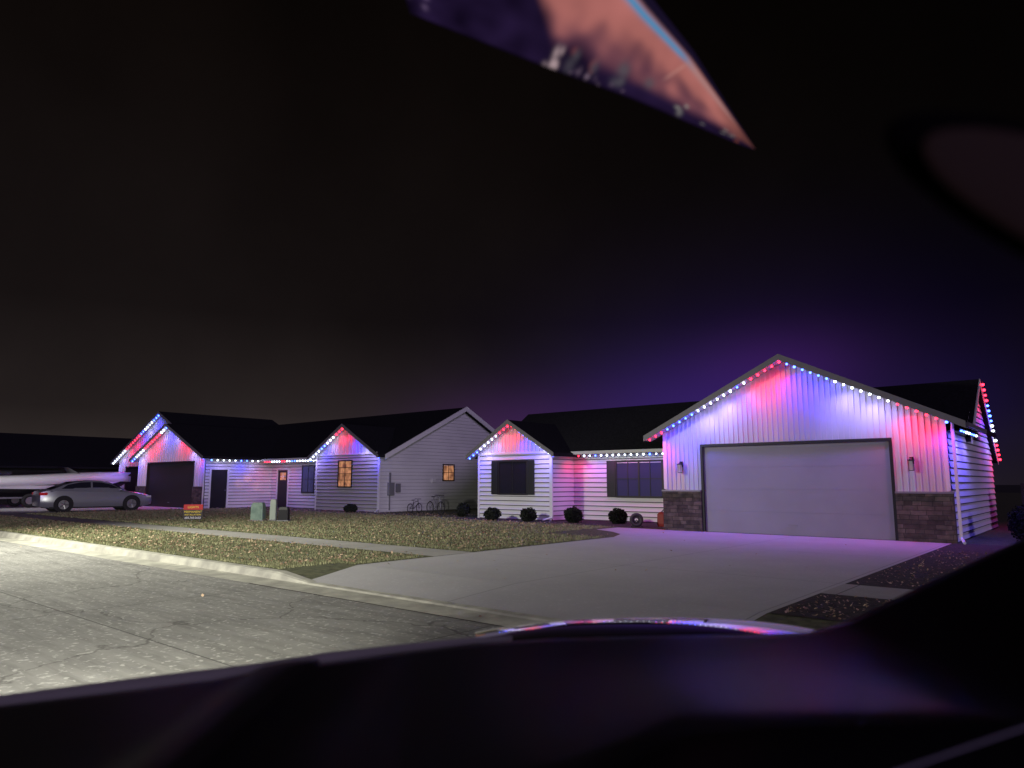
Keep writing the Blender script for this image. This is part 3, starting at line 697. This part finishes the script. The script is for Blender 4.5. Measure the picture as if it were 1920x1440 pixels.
sil=[(-1.6,-.40),(-1.2,-.36),(-.9,-.325),(-.685,-.297),(-.5,-.276),(-.40,-.264),(-.355,-.255),(-.335,-.246),(-.30,-.240),(-.262,-.2365),(-.257,-.242),(-.15,-.228),(-.05,-.216),(.05,-.2095),(.12,-.2075),(.18,-.206),(.25,-.205),(.32,-.204),(.40,-.2015),(.46,-.185),(.54,-.149),(.62,-.113),(.707,-.077),(.85,-.01),(1.1,.1)]
b=B(); rows=[]
for d,dz in ((1.02,-.4),(1.005,-.03),(1.0,0),(.98,.0),(.9,.001),(.8,.006),(.7,.018),(.6,.033),(.55,.041),(.5,.045),(.45,.01),(.38,-.08),(.34,-.4)):
    rows.append([Lc(r,d,z+(dz if dz<0 else dz*(.05+.95*sm(0,.14,r)*(1-sm(.34,.48,r))))) for r,z in sil])
b.loft(rows,cap=False,closed=False); mk('dashboard',b,M['dash'],own,smooth=True)
b=B(); rows=[]
for d,dz in ((1.13,-.05),(1.12,.0),(1.06,.003),(1.03,-.03)):
    rows.append([Lc(r*d,d,(z+.010)*d+dz) for r,z in [(-.9,-.322),(-.685,-.295),(-.5,-.272),(-.35,-.255),(-.25,-.2400),(-.15,-.2295),(-.05,-.2205),(.0,-.219)]])
b.loft(rows,cap=False,closed=False); mk('cowl',b,M['cowl'],own,smooth=True)
b=B(); rows=[]
for j in range(13):
    t=j/12; d=1.25+t*.75
    row=[]
    for i in range(33):
        s=-1+2*i/32; r=(.19*d)+s*.24*d
        h=(1-abs(s)**2.6)*.036 - (1-(1-(2*t-1)**2))*.05
        row.append(Lc(r,d,-.3445+h-(t-.5)*.03))
    rows.append(row)
b.loft(rows,cap=False,closed=False); mk('hood',b,M['hood'],own,smooth=True,label='glossy black hood reflecting the colored lights')
def xf(bb,cx,sc,ang):
    out=[]
    for (x,y,z) in bb.v:
        x,y,z=x*sc[0],y*sc[1],z*sc[2]; xr=x*math.cos(ang)-z*math.sin(ang); zr=x*math.sin(ang)+z*math.cos(ang)
        out.append(Lc(cx[0]+xr,cx[1]+y,cx[2]+zr))
    bb.v=out; return bb
K=.4
b=B(); b.sphere((0,0,0),1,32,16)
mm=mk('mirror',xf(b,(.535*K,.6*K,.222*K),(.22*K,.03*K,.062*K),math.radians(-25)),M['liner'],own,smooth=True)
M['mglass']=mat('mirror_glass',(.01,.008,.01),.9,0,(.50,.25,.28),.011,spec=.1)  # faint mauve emission stands in for light reflected in the mirror
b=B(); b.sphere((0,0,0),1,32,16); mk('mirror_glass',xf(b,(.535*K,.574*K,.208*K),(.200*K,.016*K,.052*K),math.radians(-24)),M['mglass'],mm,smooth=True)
b=B(); b.tube(Lc(.2,.4,-.1525),Lc(.29,.4,-.124),.0009,6); mk('door_trim',b,M['chrome'],own)
Mscr=bpy.data.materials.new('screen_reflection_image'); Mscr.use_nodes=True; nt=Mscr.node_tree  # emissive vertex colours paint a screen's reflection; no real display here
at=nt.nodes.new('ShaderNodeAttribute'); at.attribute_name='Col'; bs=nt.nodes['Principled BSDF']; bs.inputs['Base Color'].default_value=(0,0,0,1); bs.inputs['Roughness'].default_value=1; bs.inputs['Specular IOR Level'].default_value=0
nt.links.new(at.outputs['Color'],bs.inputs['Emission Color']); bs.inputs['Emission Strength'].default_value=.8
bot=[(0,(-.113,.726,.517)),(.06,(-.092,.730,.510)),(.4,(.0366,.754,.471)),(.65,(.139,.7714,.4417)),(.95,(.2696,.797,.3987)),(1,(.2895,.8003,.3937))]
top=[(0,(-.128,.70,.555)),(.5,(.128,.7035,.555)),(.56,(.156,.719,.529)),(.74,(.2056,.7454,.485)),(1,(.2897,.8003,.3945))]
def ev(pl,s):
    for (s0,p),(s1,q) in zip(pl,pl[1:]):
        if s<=s1: return Vector(p).lerp(Vector(q),(s-s0)/(s1-s0))
    return Vector(pl[-1][1])
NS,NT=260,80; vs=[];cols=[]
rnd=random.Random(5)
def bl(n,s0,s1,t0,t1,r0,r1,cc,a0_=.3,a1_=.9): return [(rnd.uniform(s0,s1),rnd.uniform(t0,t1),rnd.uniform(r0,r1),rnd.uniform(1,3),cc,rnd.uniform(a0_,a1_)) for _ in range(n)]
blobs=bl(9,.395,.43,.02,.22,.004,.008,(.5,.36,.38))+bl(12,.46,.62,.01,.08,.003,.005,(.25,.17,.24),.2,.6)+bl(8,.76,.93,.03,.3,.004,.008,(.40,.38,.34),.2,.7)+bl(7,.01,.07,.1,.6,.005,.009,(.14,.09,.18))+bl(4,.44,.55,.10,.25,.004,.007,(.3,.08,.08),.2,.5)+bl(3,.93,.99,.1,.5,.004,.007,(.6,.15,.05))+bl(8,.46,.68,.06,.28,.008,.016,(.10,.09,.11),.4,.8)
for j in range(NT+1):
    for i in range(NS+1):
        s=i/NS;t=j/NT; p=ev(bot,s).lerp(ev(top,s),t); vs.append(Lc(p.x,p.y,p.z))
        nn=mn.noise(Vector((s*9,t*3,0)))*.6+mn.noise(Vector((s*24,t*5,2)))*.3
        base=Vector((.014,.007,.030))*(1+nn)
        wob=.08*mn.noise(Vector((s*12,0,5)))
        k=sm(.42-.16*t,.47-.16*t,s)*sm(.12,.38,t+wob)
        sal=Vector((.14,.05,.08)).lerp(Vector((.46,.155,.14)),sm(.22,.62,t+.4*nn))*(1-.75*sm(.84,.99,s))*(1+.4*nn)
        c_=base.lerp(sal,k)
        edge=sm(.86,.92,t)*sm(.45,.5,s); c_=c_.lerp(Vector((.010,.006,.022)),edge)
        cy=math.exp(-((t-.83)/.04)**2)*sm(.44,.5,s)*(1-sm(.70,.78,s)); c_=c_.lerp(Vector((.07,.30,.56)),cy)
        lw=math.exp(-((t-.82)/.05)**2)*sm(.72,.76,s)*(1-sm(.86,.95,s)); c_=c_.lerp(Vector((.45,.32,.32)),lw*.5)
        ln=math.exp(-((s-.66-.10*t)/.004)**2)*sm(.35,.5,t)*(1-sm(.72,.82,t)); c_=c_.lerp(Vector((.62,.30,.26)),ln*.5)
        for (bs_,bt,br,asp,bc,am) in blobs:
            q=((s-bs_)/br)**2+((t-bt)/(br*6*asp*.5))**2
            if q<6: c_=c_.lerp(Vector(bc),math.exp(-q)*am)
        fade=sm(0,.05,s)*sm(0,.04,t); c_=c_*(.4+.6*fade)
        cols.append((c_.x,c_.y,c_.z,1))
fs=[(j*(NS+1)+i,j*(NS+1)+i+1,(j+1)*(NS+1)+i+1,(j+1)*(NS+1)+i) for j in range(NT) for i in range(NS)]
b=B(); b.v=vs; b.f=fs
ds=mk('screen_reflection',b,Mscr,own,label='painted reflection of a pink and purple screen on the windshield')
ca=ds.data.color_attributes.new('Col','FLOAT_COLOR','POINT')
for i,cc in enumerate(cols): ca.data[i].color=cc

# ================================================================ lighting
def spot(loc,target,e,size,col,name,blend=.6,soft=.08):
    ld=bpy.data.lights.new(name,'SPOT'); ld.energy=e; ld.color=col; ld.spot_size=math.radians(size); ld.spot_blend=blend; ld.shadow_soft_size=soft
    o=bpy.data.objects.new(name,ld); COL.objects.link(o); o.location=loc
    o.rotation_euler=(Vector(target)-Vector(loc)).to_track_quat('-Z','Y').to_euler(); return o
spot((-2.4,-.6,.85),(-26,4.4,.4),3000,80,(1,.98,.88),'headlight_beam',.9)
spot((-2.4,.8,.85),(-22,9.5,.4),4400,70,(1,.98,.84),'headlight_beam',.9)
spot((-22,2.5,7.5),(-18.5,8.0,0),9500,120,(1,.99,.84),'added_fill_spot',1,.25)  # added off-frame fill to even out road and lawn; no lamp stands here
spot((-47,7.5,6.5),(-47,16,.8),1300,75,(1,.97,.93),'added_fill_spot',1,.25)  # added off-frame light to brighten the parked car and boat
for (ty,tz,e_) in ((22.35,1.45,22),(22.9,1.75,34),(23.55,1.3,18)):
    spot((-38.4,ty-.5,1.9),(-40.1,ty,tz),e_,22,(1,.40,.10),'entry_glow',.8,.05)
sd=bpy.data.lights.new('added_fill_sun','SUN'); sd.energy=.66; sd.angle=math.radians(12); sd.color=(.72,.55,1)  # added lavender fill that lifts the walls
so=bpy.data.objects.new('added_fill_sun',sd); COL.objects.link(so); so.rotation_euler=Vector((-.76,.46,-.19)).to_track_quat('-Z','Y').to_euler()

w=bpy.data.worlds.new('World'); S.world=w; w.use_nodes=True; nt=w.node_tree; L=nt.links.new
bg=nt.nodes['Background']; tc=nt.nodes.new('ShaderNodeTexCoord'); sep=nt.nodes.new('ShaderNodeSeparateXYZ'); L(tc.outputs['Generated'],sep.inputs[0])
r=nt.nodes.new('ShaderNodeValToRGB'); L(sep.outputs['Z'],r.inputs['Fac'])
e=r.color_ramp.elements; e[0].position=0; e[0].color=(.040,.031,.029,1); e[1].position=.6; e[1].color=(.0028,.0018,.0014,1)
x=e.new(.09); x.color=(.0165,.0125,.0122,1); x=e.new(.22); x.color=(.0066,.0048,.0048,1)
nz=nt.nodes.new('ShaderNodeTexNoise'); nz.inputs['Scale'].default_value=3; nz.inputs['Detail'].default_value=5; L(tc.outputs['Generated'],nz.inputs['Vector'])
mr=nt.nodes.new('ShaderNodeMapRange'); mr.inputs['From Min'].default_value=.3; mr.inputs['From Max'].default_value=.7; mr.inputs['To Min'].default_value=.75; mr.inputs['To Max'].default_value=1.25; L(nz.outputs['Fac'],mr.inputs['Value'])
mr2=nt.nodes.new('ShaderNodeMapRange'); mr2.inputs['From Min'].default_value=-.9; mr2.inputs['From Max'].default_value=-.1; mr2.inputs['To Min'].default_value=1.15; mr2.inputs['To Max'].default_value=.30; L(sep.outputs['X'],mr2.inputs['Value'])
mm2=nt.nodes.new('ShaderNodeMath'); mm2.operation='MULTIPLY'; L(mr.outputs[0],mm2.inputs[0]); L(mr2.outputs[0],mm2.inputs[1])
mu=nt.nodes.new('ShaderNodeVectorMath'); mu.operation='SCALE'; L(r.outputs[0],mu.inputs[0]); L(mm2.outputs[0],mu.inputs['Scale'])
cur=mu.outputs[0]
# light haze painted into the sky over roofs: elliptical falloff in azimuth and elevation
def haze(az,el,sa,se,col):
    global cur
    at_=nt.nodes.new('ShaderNodeMath'); at_.operation='ARCTAN2'; L(sep.outputs['X'],at_.inputs[0]); L(sep.outputs['Y'],at_.inputs[1])
    a=nt.nodes.new('ShaderNodeMath'); a.operation='SUBTRACT'; L(at_.outputs[0],a.inputs[0]); a.inputs[1].default_value=az
    a2=nt.nodes.new('ShaderNodeMath'); a2.operation='DIVIDE'; L(a.outputs[0],a2.inputs[0]); a2.inputs[1].default_value=sa
    a3=nt.nodes.new('ShaderNodeMath'); a3.operation='MULTIPLY'; L(a2.outputs[0],a3.inputs[0]); L(a2.outputs[0],a3.inputs[1])
    q=nt.nodes.new('ShaderNodeMath'); q.operation='SUBTRACT'; L(sep.outputs['Z'],q.inputs[0]); q.inputs[1].default_value=el
    q2=nt.nodes.new('ShaderNodeMath'); q2.operation='DIVIDE'; L(q.outputs[0],q2.inputs[0]); q2.inputs[1].default_value=se
    q3=nt.nodes.new('ShaderNodeMath'); q3.operation='MULTIPLY'; L(q2.outputs[0],q3.inputs[0]); L(q2.outputs[0],q3.inputs[1])
    s1=nt.nodes.new('ShaderNodeMath'); s1.operation='ADD'; L(a3.outputs[0],s1.inputs[0]); L(q3.outputs[0],s1.inputs[1])
    ng=nt.nodes.new('ShaderNodeMath'); ng.operation='MULTIPLY'; L(s1.outputs[0],ng.inputs[0]); ng.inputs[1].default_value=-1
    ex=nt.nodes.new('ShaderNodeMath'); ex.operation='EXPONENT'; L(ng.outputs[0],ex.inputs[0])
    s=nt.nodes.new('ShaderNodeVectorMath'); s.operation='SCALE'; s.inputs[0].default_value=col; L(ex.outputs[0],s.inputs['Scale'])
    ad=nt.nodes.new('ShaderNodeVectorMath'); ad.operation='ADD'; L(cur,ad.inputs[0]); L(s.outputs[0],ad.inputs[1]); cur=ad.outputs[0]
haze(-.36,.10,.28,.15,(.0035,.0010,.022))
haze(-.44,.09,.16,.075,(.014,.0028,.080))
haze(-.33,.15,.10,.05,(.016,.002,.035))
haze(-.14,.09,.08,.06,(.002,.001,.014))
haze(-.70,.07,.13,.055,(.022,.004,.040))
L(cur,bg.inputs['Color']); bg.inputs['Strength'].default_value=1

# ================================================================ camera
cd=bpy.data.cameras.new('camera'); cam=bpy.data.objects.new('camera',cd); COL.objects.link(cam)
cam.location=(0,0,1.5); cam.rotation_euler=(math.radians(97.9),0,math.radians(40)); cd.sensor_width=36; cd.lens=24.96; cd.clip_start=.02; cd.clip_end=2000
cd.dof.use_dof=True; cd.dof.focus_distance=22; cd.dof.aperture_fstop=4
S.camera=cam
